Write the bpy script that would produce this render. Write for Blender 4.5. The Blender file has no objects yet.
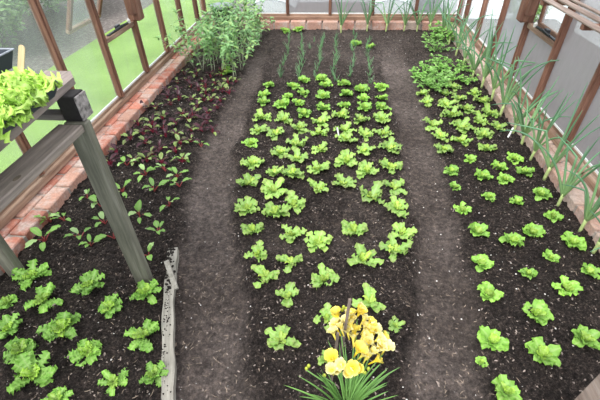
import bpy, math, random
import numpy as np
from mathutils import Vector, Matrix, noise
from math import sin, cos, pi, radians, sqrt, floor, exp

random.seed(11)
S = bpy.context.scene
C = S.collection

# ------------------------------------------------------------------ camera
CAM_H = 1.6
FPX, PITCH, YAW, ROLL = 384.812, 0.686346, -0.101275, -0.0238135
_r0 = Vector((cos(YAW), -sin(YAW), 0))
_f = Vector((sin(YAW)*cos(PITCH), cos(YAW)*cos(PITCH), -sin(PITCH)))
_u0 = _r0.cross(_f)
_r = _r0*cos(ROLL) + _u0*sin(ROLL)
_u = -_r0*sin(ROLL) + _u0*cos(ROLL)
cd = bpy.data.cameras.new('camera')
cam = bpy.data.objects.new('camera', cd)
C.objects.link(cam)
cam.matrix_world = Matrix(((_r.x, _u.x, -_f.x, 0), (_r.y, _u.y, -_f.y, 0), (_r.z, _u.z, -_f.z, CAM_H), (0, 0, 0, 1)))
cd.sensor_width = 36
cd.lens = 36*FPX/600
cd.clip_start = 0.02
cd.dof.use_dof = True
cd.dof.focus_distance = 2.0
cd.dof.aperture_fstop = 7
S.camera = cam

# ------------------------------------------------------------------ light
W = bpy.data.worlds.new('overcast_sky'); S.world = W
W.use_nodes = True
wn = W.node_tree
bg = wn.nodes['Background']
tc = wn.nodes.new('ShaderNodeTexCoord')
sx = wn.nodes.new('ShaderNodeSeparateXYZ')
cr = wn.nodes.new('ShaderNodeValToRGB')
wn.links.new(tc.outputs['Generated'], sx.inputs[0])
wn.links.new(sx.outputs['Z'], cr.inputs[0])
cr.color_ramp.elements[0].color = (0.62, 0.68, 0.74, 1)
cr.color_ramp.elements[0].position = 0.0
cr.color_ramp.elements[1].color = (0.98, 1.0, 1.05, 1)
cr.color_ramp.elements[1].position = 0.7
wn.links.new(cr.outputs[0], bg.inputs[0])
bg.inputs[1].default_value = 1.0
sd = bpy.data.lights.new('sun', 'SUN'); sd.energy = 1.9; sd.angle = radians(30); sd.color = (1, 0.97, 0.93)
sun = bpy.data.objects.new('sun', sd); C.objects.link(sun)
sun.rotation_euler = (radians(28), radians(-22), 0)
S.view_settings.view_transform = 'Standard'
S.view_settings.look = 'None'
S.view_settings.gamma = 1
S.view_settings.use_curve_mapping = False
S.view_settings.exposure = 0.85


def ground(px, py, z=0.0):
    """point of the place at height z that stands in the direction of photo position (px, py)"""
    d = _r*((px-300)/FPX) - _u*((py-200)/FPX) + _f
    t = (z-CAM_H)/d.z
    return (d.x*t, d.y*t)


# ------------------------------------------------------------------ materials
def newmat(name):
    m = bpy.data.materials.new(name); m.use_nodes = True
    nt = m.node_tree
    return m, nt, nt.nodes['Principled BSDF']


def N(nt, t, **kw):
    n = nt.nodes.new(t)
    for k, v in kw.items():
        if k in n.inputs: n.inputs[k].default_value = v
        else: setattr(n, k, v)
    return n


def ramp(nt, fac, stops):
    c = nt.nodes.new('ShaderNodeValToRGB')
    e = c.color_ramp.elements
    while len(e) < len(stops): e.new(0.5)
    for i, (p, col) in enumerate(stops):
        e[i].position = p; e[i].color = (*col, 1)
    nt.links.new(fac, c.inputs[0])
    return c.outputs[0]


def mixc(nt, fac, a, b, mode='MIX'):
    m = nt.nodes.new('ShaderNodeMix'); m.data_type = 'RGBA'; m.blend_type = mode
    for sock, v in ((m.inputs['Factor'], fac), (m.inputs['A'], a), (m.inputs['B'], b)): pass
    ins = [m.inputs[0], m.inputs[6], m.inputs[7]]
    for sock, v in zip(ins, (fac, a, b)):
        if isinstance(v, (int, float)): sock.default_value = v
        elif isinstance(v, tuple): sock.default_value = (*v, 1)
        else: nt.links.new(v, sock)
    return m.outputs[2]


def noise_tex(nt, scale, detail=4, rough=0.6, stretch=None, coord='Object'):
    t = N(nt, 'ShaderNodeTexCoord')
    n = N(nt, 'ShaderNodeTexNoise', Scale=scale, Detail=detail, Roughness=rough)
    if stretch:
        mp = N(nt, 'ShaderNodeMapping'); mp.inputs['Scale'].default_value = stretch
        nt.links.new(t.outputs[coord], mp.inputs[0]); nt.links.new(mp.outputs[0], n.inputs[0])
    else:
        nt.links.new(t.outputs[coord], n.inputs[0])
    return n.outputs[0]


def bump(nt, b, h, strength=0.4, dist=0.01):
    bp = N(nt, 'ShaderNodeBump', Strength=strength, Distance=dist)
    nt.links.new(h, bp.inputs['Height']); nt.links.new(bp.outputs[0], b.inputs['Normal'])


def wood(name, c1, c2, c3, axis='Z', scale=14, rough=0.75):
    m, nt, b = newmat(name)
    st = {'X': (0.12, 1, 1), 'Y': (1, 0.12, 1), 'Z': (1, 1, 0.12)}[axis]
    n1 = noise_tex(nt, scale, 6, 0.7, st)
    n2 = noise_tex(nt, scale*5, 4, 0.6, tuple(v if v == 1 else 0.05 for v in st))
    col = ramp(nt, n1, [(0.3, c1), (0.52, c2), (0.72, c3)])
    g = ramp(nt, n2, [(0.35, (0.55, 0.55, 0.55)), (0.6, (1, 1, 1))])
    col = mixc(nt, 0.7, col, g, 'MULTIPLY')
    nt.links.new(col, b.inputs['Base Color'])
    b.inputs['Roughness'].default_value = rough
    bump(nt, b, n2, 0.5, 0.004)
    return m


def leafmat(name, base, tip, edge, edge_amt=0.0, vein=(0.45, 0.6, 0.25), alt=None, alt_amt=0.0, rough=0.45, hue=0.25):
    """attribute lf: r = along the leaf, g = distance from midrib, b = random per leaf"""
    m, nt, b = newmat(name)
    a = N(nt, 'ShaderNodeAttribute', attribute_name='lf')
    s = N(nt, 'ShaderNodeSeparateColor'); nt.links.new(a.outputs['Color'], s.inputs[0])
    col = mixc(nt, s.outputs[0], base, tip)
    if alt:
        f = ramp(nt, s.outputs[2], [(max(0, 1-alt_amt-0.1), (0, 0, 0)), (min(1, 1-alt_amt+0.1), (1, 1, 1))])
        col = mixc(nt, f, col, alt)
    # pale midrib
    f = ramp(nt, s.outputs[1], [(0.0, (1, 1, 1)), (0.28, (0, 0, 0))])
    mm = N(nt, 'ShaderNodeMath', operation='MULTIPLY'); nt.links.new(f, mm.inputs[0]); mm.inputs[1].default_value = 0.55
    col = mixc(nt, mm.outputs[0], col, vein)
    if edge_amt:
        nz = noise_tex(nt, 40, 2)
        f1 = N(nt, 'ShaderNodeMath', operation='MULTIPLY'); nt.links.new(s.outputs[0], f1.inputs[0]); nt.links.new(nz, f1.inputs[1])
        f2 = ramp(nt, f1.outputs[0], [(0.33, (0, 0, 0)), (0.55, (1, 1, 1))])
        f3 = N(nt, 'ShaderNodeMath', operation='MULTIPLY'); nt.links.new(f2, f3.inputs[0]); f3.inputs[1].default_value = edge_amt
        col = mixc(nt, f3.outputs[0], col, edge)
    oi = N(nt, 'ShaderNodeObjectInfo')
    br = ramp(nt, oi.outputs['Random'], [(0, (1-hue*0.8, 1-hue*0.8, 1-hue*0.5)), (1, (1+hue*0.35, 1+hue*0.3, 1+hue*0.2))])
    col = mixc(nt, 1.0, col, br, 'MULTIPLY')
    br2 = ramp(nt, s.outputs[2], [(0, (0.82, 0.85, 0.85)), (1, (1.12, 1.1, 1.05))])
    col = mixc(nt, 1.0, col, br2, 'MULTIPLY')
    nt.links.new(col, b.inputs['Base Color'])
    b.inputs['Roughness'].default_value = rough
    b.inputs['Specular IOR Level'].default_value = 0.4
    tr = N(nt, 'ShaderNodeBsdfTranslucent'); nt.links.new(col, tr.inputs[0])
    mx = N(nt, 'ShaderNodeMixShader'); mx.inputs[0].default_value = 0.2
    nt.links.new(b.outputs[0], mx.inputs[1]); nt.links.new(tr.outputs[0], mx.inputs[2])
    nt.links.new(mx.outputs[0], nt.nodes['Material Output'].inputs[0])
    return m


def plain(name, col, rough=0.6, var=0.25, sc=20):
    m, nt, b = newmat(name)
    n = noise_tex(nt, sc, 4)
    c = ramp(nt, n, [(0.3, tuple(v*(1-var) for v in col)), (0.7, tuple(min(1, v*(1+var)) for v in col))])
    nt.links.new(c, b.inputs['Base Color']); b.inputs['Roughness'].default_value = rough
    return m


def haze_glass(name, haze, col, streak=0.3):
    """greenhouse glass filmed with algae, dust and condensation"""
    m, nt, b = newmat(name)
    nt.nodes.remove(b)
    n = noise_tex(nt, 5, 5, 0.6, (1, 1, 0.3))
    haze = 1-sqrt(1-haze)   # the pane has two faces
    hz = ramp(nt, n, [(0.25, (haze*(1-streak),)*3), (0.75, (min(1, haze*(1+streak)),)*3)])
    tr = N(nt, 'ShaderNodeBsdfTransparent'); tr.inputs[0].default_value = (0.93, 0.96, 0.95, 1)
    df = N(nt, 'ShaderNodeBsdfDiffuse'); df.inputs[0].default_value = (*col, 1)
    tl = N(nt, 'ShaderNodeBsdfTranslucent'); tl.inputs[0].default_value = (*col, 1)
    mx = N(nt, 'ShaderNodeMixShader'); mx.inputs[0].default_value = 0.6
    nt.links.new(df.outputs[0], mx.inputs[1]); nt.links.new(tl.outputs[0], mx.inputs[2])
    m2 = N(nt, 'ShaderNodeMixShader'); nt.links.new(hz, m2.inputs[0])
    nt.links.new(tr.outputs[0], m2.inputs[1]); nt.links.new(mx.outputs[0], m2.inputs[2])
    gl = N(nt, 'ShaderNodeBsdfGlossy'); gl.inputs['Roughness'].default_value = 0.15; gl.inputs[0].default_value = (0.9, 0.9, 0.9, 1)
    m3 = N(nt, 'ShaderNodeMixShader'); m3.inputs[0].default_value = 0.03
    nt.links.new(m2.outputs[0], m3.inputs[1]); nt.links.new(gl.outputs[0], m3.inputs[2])
    nt.links.new(m3.outputs[0], nt.nodes['Material Output'].inputs[0])
    return m


MT = {}
MT['cedar'] = wood('cedar_upright', (0.09, 0.035, 0.022), (0.22, 0.10, 0.065), (0.36, 0.19, 0.13), 'Z')
MT['cedar_y'] = wood('cedar_sill', (0.15, 0.085, 0.055), (0.36, 0.23, 0.16), (0.55, 0.42, 0.33), 'Y', 12)
MT['cedar_x'] = wood('cedar_sill_back', (0.14, 0.075, 0.05), (0.36, 0.22, 0.15), (0.5, 0.36, 0.27), 'X', 12)
MT['grey_y'] = wood('weathered_board', (0.12, 0.10, 0.085), (0.27, 0.225, 0.195), (0.42, 0.355, 0.31), 'Y', 16)
MT['pink_y'] = wood('weathered_shelf_board', (0.15, 0.12, 0.105), (0.30, 0.245, 0.22), (0.42, 0.35, 0.31), 'Y', 16)
MT['grey_x'] = wood('weathered_rail', (0.07, 0.06, 0.055), (0.16, 0.14, 0.13), (0.25, 0.22, 0.21), 'X', 16)
MT['green_z'] = wood('treated_post', (0.09, 0.088, 0.065), (0.18, 0.175, 0.135), (0.28, 0.27, 0.22), 'Z', 14)
MT['block_shade'] = plain('shade_dark_wood', (0.012, 0.010, 0.010), 0.8, 0.5, 60)  # near-black wood: shade on the bench block's front put into its colour
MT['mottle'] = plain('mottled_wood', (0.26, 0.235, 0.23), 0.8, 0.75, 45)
MT['slat_y'] = wood('shelf_slat', (0.16, 0.11, 0.09), (0.33, 0.25, 0.21), (0.5, 0.42, 0.38), 'Y', 14)
MT['pale'] = wood('pale_edging_board', (0.20, 0.185, 0.155), (0.40, 0.375, 0.32), (0.54, 0.51, 0.45), 'Y', 18)
MT['bamboo'] = wood('label_wood', (0.55, 0.40, 0.22), (0.72, 0.56, 0.34), (0.8, 0.66, 0.44), 'Z', 20)
MT['stake'] = wood('stake_wood', (0.10, 0.075, 0.06), (0.22, 0.17, 0.14), (0.36, 0.29, 0.24), 'Z', 40)
MT['white'] = plain('white_plastic', (0.85, 0.86, 0.86), 0.4, 0.04)
MT['putty'] = plain('white_glazing_strip', (0.8, 0.82, 0.82), 0.5, 0.08)
MT['slate'] = plain('dark_blue_plastic', (0.045, 0.055, 0.072), 0.35, 0.2)
MT['rim'] = plain('worn_tray_rim', (0.30, 0.33, 0.37), 0.45, 0.3, 60)
MT['black'] = plain('black_plastic', (0.02, 0.023, 0.03), 0.4, 0.3)
MT['metal'] = plain('zinc_screw', (0.65, 0.63, 0.6), 0.35, 0.1)
MT['navy'] = plain('dark_butt_plastic', (0.05, 0.08, 0.10), 0.5, 0.2)
MT['glass_left'] = haze_glass('lightly_misted_glass', 0.20, (0.85, 0.9, 0.88), 0.5)
MT['glass_right'] = haze_glass('misted_grey_glass', 0.80, (0.45, 0.42, 0.43), 0.2)
MT['glass_bright'] = haze_glass('misted_white_glass', 0.45, (0.93, 0.96, 0.98), 0.1)
MT['glass_half'] = haze_glass('misted_pale_glass', 0.76, (0.56, 0.56, 0.58), 0.12)

# soil: dark compost in beds, drier trodden earth on the paths (attribute path)
m, nt, b = newmat('garden_soil')
at = N(nt, 'ShaderNodeAttribute', attribute_name='path')
n1 = noise_tex(nt, 75, 8, 0.85); n2 = noise_tex(nt, 9, 5, 0.65); n3 = noise_tex(nt, 260, 4, 0.7); n4 = noise_tex(nt, 1.3, 3, 0.5)
bed = ramp(nt, n1, [(0.36, (0.009, 0.0075, 0.0065)), (0.48, (0.033, 0.026, 0.023)), (0.57, (0.085, 0.068, 0.060)), (0.66, (0.26, 0.21, 0.185))])
bed2 = ramp(nt, n2, [(0.3, (0.62, 0.6, 0.6)), (0.7, (1.45, 1.4, 1.38))])
bed = mixc(nt, 1.0, bed, bed2, 'MULTIPLY')
pth = ramp(nt, n1, [(0.3, (0.085, 0.068, 0.061)), (0.5, (0.195, 0.160, 0.146)), (0.62, (0.29, 0.240, 0.22)), (0.7, (0.46, 0.39, 0.35))])
pth2 = ramp(nt, n4, [(0.35, (0.6, 0.58, 0.56)), (0.65, (1.15, 1.15, 1.15))])
pth = mixc(nt, 1.0, pth, pth2, 'MULTIPLY')
pth = mixc(nt, 1.0, pth, ramp(nt, n2, [(0.3, (0.75, 0.75, 0.75)), (0.7, (1.15, 1.15, 1.15))]), 'MULTIPLY')
col = mixc(nt, at.outputs['Fac'], bed, pth)
n5 = noise_tex(nt, 30, 5, 0.8)
col = mixc(nt, 1.0, col, ramp(nt, n5, [(0.36, (0.55, 0.54, 0.53)), (0.5, (1.0, 1.0, 1.0)), (0.66, (1.75, 1.68, 1.6))]), 'MULTIPLY')
nt.links.new(col, b.inputs['Base Color']); b.inputs['Roughness'].default_value = 0.95
b.inputs['Specular IOR Level'].default_value = 0.25
ad = N(nt, 'ShaderNodeMath', operation='ADD'); nt.links.new(n1, ad.inputs[0]); nt.links.new(n3, ad.inputs[1])
bump(nt, b, ad.outputs[0], 1.0, 0.03)
MT['soil'] = m

# bricks: attribute bc gives each brick its own red, white lime stains over it
m, nt, b = newmat('edging_brick')
at = N(nt, 'ShaderNodeAttribute', attribute_name='bc')
n1 = noise_tex(nt, 9, 6, 0.7); n2 = noise_tex(nt, 60, 5, 0.7)
st = ramp(nt, n1, [(0.47, (0, 0, 0)), (0.64, (0.8, 0.8, 0.8))])
col = mixc(nt, st, at.outputs['Color'], (0.58, 0.47, 0.42))
col = mixc(nt, 0.8, col, ramp(nt, n2, [(0.3, (0.62, 0.6, 0.6)), (0.65, (1.15, 1.15, 1.15))]), 'MULTIPLY')
nt.links.new(col, b.inputs['Base Color']); b.inputs['Roughness'].default_value = 0.85
bump(nt, b, n2, 0.5, 0.004)
MT['brick'] = m

m, nt, b = newmat('lawn_grass')
n1 = noise_tex(nt, 1.6, 4); n2 = noise_tex(nt, 60, 4, 0.7)
col = ramp(nt, n1, [(0.3, (0.19, 0.33, 0.055)), (0.6, (0.27, 0.44, 0.085)), (0.75, (0.34, 0.48, 0.13))])
col = mixc(nt, 0.6, col, ramp(nt, n2, [(0.3, (0.7, 0.7, 0.7)), (0.7, (1.2, 1.2, 1.2))]), 'MULTIPLY')
nt.links.new(col, b.inputs['Base Color']); b.inputs['Roughness'].default_value = 0.9
bump(nt, b, n2, 0.6, 0.02)
MT['lawn'] = m
m, nt, b = newmat('stony_ground')
n1 = noise_tex(nt, 18, 8, 0.8); n2 = noise_tex(nt, 1.5, 3)
col = ramp(nt, n1, [(0.3, (0.07, 0.058, 0.052)), (0.5, (0.17, 0.145, 0.13)), (0.7, (0.42, 0.38, 0.36))])
nt.links.new(col, b.inputs['Base Color']); b.inputs['Roughness'].default_value = 0.9
bump(nt, b, n1, 0.7, 0.03)
MT['stony'] = m
MT['paving'] = plain('pale_concrete', (0.62, 0.63, 0.64), 0.8, 0.1, 4)
MT['fleece'] = plain('white_fleece', (0.9, 0.92, 0.95), 0.8, 0.04, 3)
MT['chips'] = plain('straw_chips', (0.29, 0.225, 0.17), 0.8, 0.5, 30)
MT['crumb'] = plain('bark_crumb', (0.21, 0.17, 0.145), 0.9, 0.7, 40)
MT['stone'] = plain('pale_stone', (0.65, 0.62, 0.58), 0.7, 0.2, 60)
MT['compost'] = plain('tray_compost', (0.02, 0.015, 0.012), 0.9, 0.5, 90)

MT['butter'] = leafmat('soft_lettuce_leaf', (0.38, 0.64, 0.17), (0.30, 0.60, 0.08), (0.3, 0.2, 0.1), vein=(0.52, 0.68, 0.26))
MT['butter_h'] = leafmat('soft_lettuce_heart', (0.5, 0.68, 0.2), (0.42, 0.66, 0.09), (0.3, 0.2, 0.1), vein=(0.6, 0.74, 0.34))
MT['oak'] = leafmat('oak_lettuce_leaf', (0.38, 0.62, 0.17), (0.31, 0.56, 0.10), (0.36, 0.26, 0.14), 0.42, vein=(0.5, 0.65, 0.28))
MT['oak_h'] = leafmat('oak_lettuce_heart', (0.52, 0.70, 0.16), (0.44, 0.66, 0.08), (0.38, 0.28, 0.12), 0.3, vein=(0.55, 0.7, 0.3))
MT['frill'] = leafmat('frilly_endive_leaf', (0.40, 0.66, 0.18), (0.30, 0.62, 0.09), (0.3, 0.2, 0.1), vein=(0.55, 0.72, 0.28))
MT['frill_h'] = leafmat('frilly_endive_heart', (0.5, 0.7, 0.2), (0.40, 0.68, 0.08), (0.3, 0.2, 0.1), vein=(0.6, 0.76, 0.34))
MT['lime'] = leafmat('lime_lettuce_leaf', (0.60, 0.84, 0.24), (0.54, 0.82, 0.15), (0.3, 0.2, 0.1), vein=(0.66, 0.84, 0.3))
MT['chard'] = leafmat('green_beet_leaf', (0.26, 0.48, 0.11), (0.24, 0.48, 0.09), (0, 0, 0), vein=(0.4, 0.52, 0.2), alt=(0.36, 0.55, 0.22), alt_amt=0.3)
MT['beet'] = leafmat('purple_beet_leaf', (0.075, 0.022, 0.03), (0.055, 0.018, 0.026), (0, 0, 0), vein=(0.22, 0.03, 0.07), alt=(0.28, 0.42, 0.12), alt_amt=0.40, rough=0.3)
MT['redstalk'] = plain('red_stalk', (0.34, 0.06, 0.06), 0.4, 0.3)
MT['redstalk2'] = plain('crimson_stalk', (0.26, 0.02, 0.05), 0.4, 0.3)
MT['leek'] = leafmat('leek_leaf', (0.36, 0.55, 0.22), (0.17, 0.37, 0.20), (0.5, 0.5, 0.3), vein=(0.22, 0.38, 0.22))
MT['shank'] = plain('pale_shank', (0.50, 0.62, 0.25), 0.4, 0.2, 30)
MT['pea'] = leafmat('grey_green_leaf', (0.26, 0.50, 0.19), (0.30, 0.56, 0.21), (0, 0, 0), vein=(0.34, 0.5, 0.27), alt=(0.34, 0.52, 0.18), alt_amt=0.3)
MT['peastem'] = plain('pale_stem', (0.45, 0.47, 0.34), 0.6, 0.3, 30)
MT['parsley'] = leafmat('herb_leaf', (0.22, 0.46, 0.09), (0.24, 0.52, 0.09), (0, 0, 0), vein=(0.3, 0.5, 0.15), alt=(0.34, 0.6, 0.18), alt_amt=0.3)
MT['seedling'] = leafmat('seedling_blade', (0.26, 0.48, 0.22), (0.25, 0.50, 0.25), (0, 0, 0), vein=(0.26, 0.48, 0.22))
MT['freesia'] = leafmat('freesia_blade', (0.22, 0.42, 0.11), (0.20, 0.42, 0.11), (0, 0, 0), vein=(0.22, 0.42, 0.12))
MT['petal'] = leafmat('cream_yellow_petal', (0.92, 0.77, 0.12), (0.97, 0.91, 0.50), (0, 0, 0), vein=(0.95, 0.80, 0.20), hue=0.06)
MT['petal2'] = leafmat('deep_yellow_petal', (0.88, 0.66, 0.03), (0.95, 0.82, 0.18), (0, 0, 0), vein=(0.92, 0.74, 0.08), hue=0.06)
MT['stamen'] = plain('orange_yellow_throat', (0.85, 0.62, 0.08), 0.5, 0.2)
MT['bud'] = plain('green_yellow_bud', (0.55, 0.62, 0.08), 0.5, 0.3, 60)
MT['hedge'] = leafmat('hedge_leaf', (0.32, 0.54, 0.18), (0.42, 0.66, 0.24), (0, 0, 0), vein=(0.3, 0.46, 0.2), alt=(0.4, 0.55, 0.3), alt_amt=0.25)
MT['bark'] = plain('bark', (0.14, 0.11, 0.08), 0.9, 0.4, 20)


# ------------------------------------------------------------------ mesh helpers
class MB:
    def __init__(s):
        s.v = []; s.f = []; s.c = []; s.col = (0, 0, 0); s.attr = None

    def add(s, vs, fs, cs=None):
        o = len(s.v); s.v += [tuple(p) for p in vs]
        s.f += [tuple(i+o for i in f) for f in fs]
        s.c += cs if cs else [s.col]*len(vs)

    def box(s, x0, x1, y0, y1, z0, z1, bev=0.0, M=None):
        if bev <= 0: bev = min(x1-x0, y1-y0, z1-z0)*0.08
        b = bev; P = []
        for (ax, lo, hi) in ((0, x0, x1),): pass
        cx, cy, cz = (x0+x1)/2, (y0+y1)/2, (z0+z1)/2
        hx, hy, hz = (x1-x0)/2, (y1-y0)/2, (z1-z0)/2
        idx = {}
        for sx_ in (-1, 1):
            for sy_ in (-1, 1):
                for sz_ in (-1, 1):
                    for k in range(3):
                        dx = hx if k == 0 else hx-b; dy = hy if k == 1 else hy-b; dz = hz if k == 2 else hz-b
                        idx[(sx_, sy_, sz_, k)] = len(P)
                        P.append(Vector((cx+sx_*dx, cy+sy_*dy, cz+sz_*dz)))
        F = []
        for k in range(3):
            a, c = [(1, 2), (0, 2), (0, 1)][k]
            for sg in (-1, 1):
                q = []
                for (u, v) in ((-1, -1), (1, -1), (1, 1), (-1, 1)):
                    t = [0, 0, 0]; t[k] = sg; t[a] = u; t[c] = v
                    q.append(idx[(*t, k)])
                if (sg < 0) != (k == 1): q.reverse()
                F.append(q)
        for k in range(3):      # edge along axis k
            a, c = [(1, 2), (0, 2), (0, 1)][k]
            for u in (-1, 1):
                for v in (-1, 1):
                    t0 = [0, 0, 0]; t0[k] = -1; t0[a] = u; t0[c] = v
                    t1 = list(t0); t1[k] = 1
                    F.append([idx[(*t0, a)], idx[(*t1, a)], idx[(*t1, c)], idx[(*t0, c)]])
        for sx_ in (-1, 1):
            for sy_ in (-1, 1):
                for sz_ in (-1, 1):
                    F.append([idx[(sx_, sy_, sz_, k)] for k in range(3)])
        if M is not None: P = [M @ p for p in P]
        s.add(P, F)

    def tube(s, pts, rad, n=6, cols=None):
        pts = [Vector(p) for p in pts]
        rr = rad if isinstance(rad, (list, tuple)) else [rad]*len(pts)
        V = []; F = []; CC = []
        ref = Vector((0.31, 0.17, 0.93)).normalized()
        for i, p in enumerate(pts):
            d = (pts[min(i+1, len(pts)-1)]-pts[max(i-1, 0)]).normalized()
            a = d.cross(ref)
            if a.length < 0.05: a = d.cross(Vector((1, 0, 0)))
            a.normalize(); b2 = d.cross(a)
            for k in range(n):
                t = 2*pi*k/n
                V.append(p+(a*cos(t)+b2*sin(t))*rr[i])
                CC.append(cols[i] if cols else s.col)
        for i in range(len(pts)-1):
            for k in range(n):
                F.append((i*n+k, i*n+(k+1) % n, (i+1)*n+(k+1) % n, (i+1)*n+k))
        F.append(tuple(range(n-1, -1, -1))); F.append(tuple(range((len(pts)-1)*n, len(pts)*n)))
        s.add(V, F, CC)

    def leaf(s, o, az, el, L, Wd, bend=0.8, cup=0.2, prof=None, ruf=0.0, rf=5, nl=7, nw=4, side=0.0, rnd=None, t0=0.0, th=0):
        """a leaf blade with a curved midrib, cupped across, ruffled towards its margin"""
        rnd = random.random() if rnd is None else rnd
        d = Vector((cos(az), sin(az), 0)); sv = Vector((-sin(az), cos(az), 0)); up = Vector((0, 0, 1))
        p = Vector(o); V = []; F = []; CC = []
        ph = random.random()*6.28; ph2 = random.random()*6.28
        for i in range(nl+1):
            t = i/nl
            a = el-bend*t
            dr = d*cos(a)+up*sin(a)+sv*side*t; dr.normalize()
            nr = (up*cos(a)-d*sin(a))
            if i: p = p+dr*(L/nl)
            w = prof(t)*Wd/2
            for j in range(nw+1):
                q = -1+2*j/nw
                e = abs(q)
                z = cup*w*e*e + ruf*e*e*(0.35+t)*sin(rf*6.28*t+ph+q*1.3)+ruf*0.6*e*sin(rf*9*t+ph2)
                V.append(p+sv*(q*w*(1-0.25*cup*e))+nr*z + dr*(ruf*0.5*e*sin(rf*7*t+ph2+q)))
                CC.append((t, e, rnd))
        for i in range(nl):
            for j in range(nw):
                a = i*(nw+1)+j
                F.append((a, a+1, a+nw+2, a+nw+1))
        s.add(V, F, CC)
        return p

    def mesh(s, name, mat, attr='lf', smooth=False):
        me = bpy.data.meshes.new(name)
        me.from_pydata(s.v, [], s.f)
        if attr and any(c != (0, 0, 0) for c in s.c):
            a = me.color_attributes.new(attr, 'FLOAT_COLOR', 'POINT')
            arr = np.ones((len(s.v), 4), np.float32); arr[:, :3] = s.c
            a.data.foreach_set('color', arr.ravel())
        for mm_ in (mat if isinstance(mat, list) else [mat]): me.materials.append(mm_)
        if smooth: me.polygons.foreach_set('use_smooth', [True]*len(me.polygons))
        me.update()
        return me

    def obj(s, name, mat, parent=None, attr='lf', smooth=False):
        o = bpy.data.objects.new(name, s.mesh(name, mat, attr, smooth))
        C.objects.link(o)
        if parent: o.parent = parent
        return o


def thing(name, label=None, cat=None, loc=(0, 0, 0), rz=0, group=None):
    o = bpy.data.objects.new(name, None); C.objects.link(o)
    o.empty_display_size = 0.05
    o.location = loc; o.rotation_euler = (0, 0, rz)
    return tag(o, label, cat, group)


def tag(o, label=None, cat=None, group=None, kind=None):
    if label: o['label'] = label
    if cat: o['category'] = cat
    if group: o['group'] = group
    if kind: o['kind'] = kind
    return o


def struct(o): o['kind'] = 'structure'; return o


def dup(root, loc, rz, sc=1.0, label=None, cat=None, group=None, tilt=(0, 0)):
    r = root.copy(); C.objects.link(r)
    r.location = loc; r.rotation_euler = (tilt[0], tilt[1], rz); r.scale = (sc, sc, sc)
    tag(r, label, cat, group)
    for ch in KIDS.get(root.name, []):
        c = ch.copy(); C.objects.link(c); c.parent = r
    return r


KIDS = {}
USED = set()


def proto(name, parts):
    """parts: list of (name, MB, material, smooth); first placement moves the prototype itself"""
    r = thing(name)
    KIDS[r.name] = [mb.obj(pn, MT[mt], r, smooth=sm) for pn, mb, mt, sm in parts]
    return r


def place(p, loc, rz, sc, label, cat, group, tilt=(0, 0)):
    if p.name not in USED:
        USED.add(p.name)
        p.location = loc; p.rotation_euler = (tilt[0], tilt[1], rz); p.scale = (sc, sc, sc)
        return tag(p, label, cat, group)
    return dup(p, loc, rz, sc, label, cat, group, tilt)


ORD = ['first', 'second', 'third', 'fourth', 'fifth', 'sixth', 'seventh', 'eighth', 'ninth', 'tenth', 'eleventh', 'twelfth', 'thirteenth', 'fourteenth', 'fifteenth', 'sixteenth']


# ------------------------------------------------------------------ the ground inside
def lerp(tab, y):
    if y <= tab[0][0]: return tab[0][1]
    for (a, u), (b2, v) in zip(tab, tab[1:]):
        if y <= b2: return u+(v-u)*(y-a)/(b2-a)
    return tab[-1][1]


LP0 = [(0.3, -0.57), (0.64, -0.59), (1.44, -0.85), (2.1, -0.98), (2.7, -1.03), (4, -1.03), (6, -0.98)]
LP1 = [(0.3, -0.18), (0.7, -0.30), (1.0, -0.38), (1.46, -0.50), (1.82, -0.63), (2.6, -0.77), (3.8, -0.80), (6, -0.85)]
RP0 = [(0.3, 0.34), (1.08, 0.42), (1.6, 0.53), (2.3, 0.53), (3.7, 0.52), (4.6, 0.5), (6, 0.62)]
RP1 = [(0.3, 0.60), (0.6, 0.64), (1.2, 0.72), (2.35, 0.79), (4, 0.84), (6, 0.86)]
XL, XR, YB = -1.755, 1.50, 5.84


def sstep(a, b2, x):
    t = min(1, max(0, (x-a)/(b2-a))); return t*t*(3-2*t)


def pathmask(x, y):
    w = 0.05*noise.noise(Vector((x*3, y*3, 7)))+0.025*noise.noise(Vector((x*11, y*11, 2)))
    x += w
    a = sstep(-0.05, 0.05, x-lerp(LP0, y))*sstep(-0.05, 0.05, lerp(LP1, y)-x)
    b2 = sstep(-0.05, 0.05, x-lerp(RP0, y))*sstep(-0.05, 0.05, lerp(RP1, y)-x)
    f = sstep(5.75, 4.6, y)
    dry = 0.38*sstep(3.7, 4.6, y)+0.30*sstep(0.12, 0.42, noise.noise(Vector((x*2.2, y*2.2, 4))))*sstep(-0.8, -0.5, x)*sstep(0.6, 0.4, x)
    return min(1, max(a*(0.35+0.65*f), b2*(0.35+0.65*f), dry))


def soil_z(x, y, pm=None):
    pm = pathmask(x, y) if pm is None else pm
    v = Vector((x, y, 0))
    n = 0.010*noise.noise(v*5)+0.011*noise.noise(v*17)+0.010*noise.noise(v*38)+0.008*noise.noise(v*80)
    c = max(0, noise.noise(v*26+Vector((3, 9, 1)))-0.15)*0.045
    return -0.035*pm+(n+c)*(1-0.62*pm)-0.004


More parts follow.
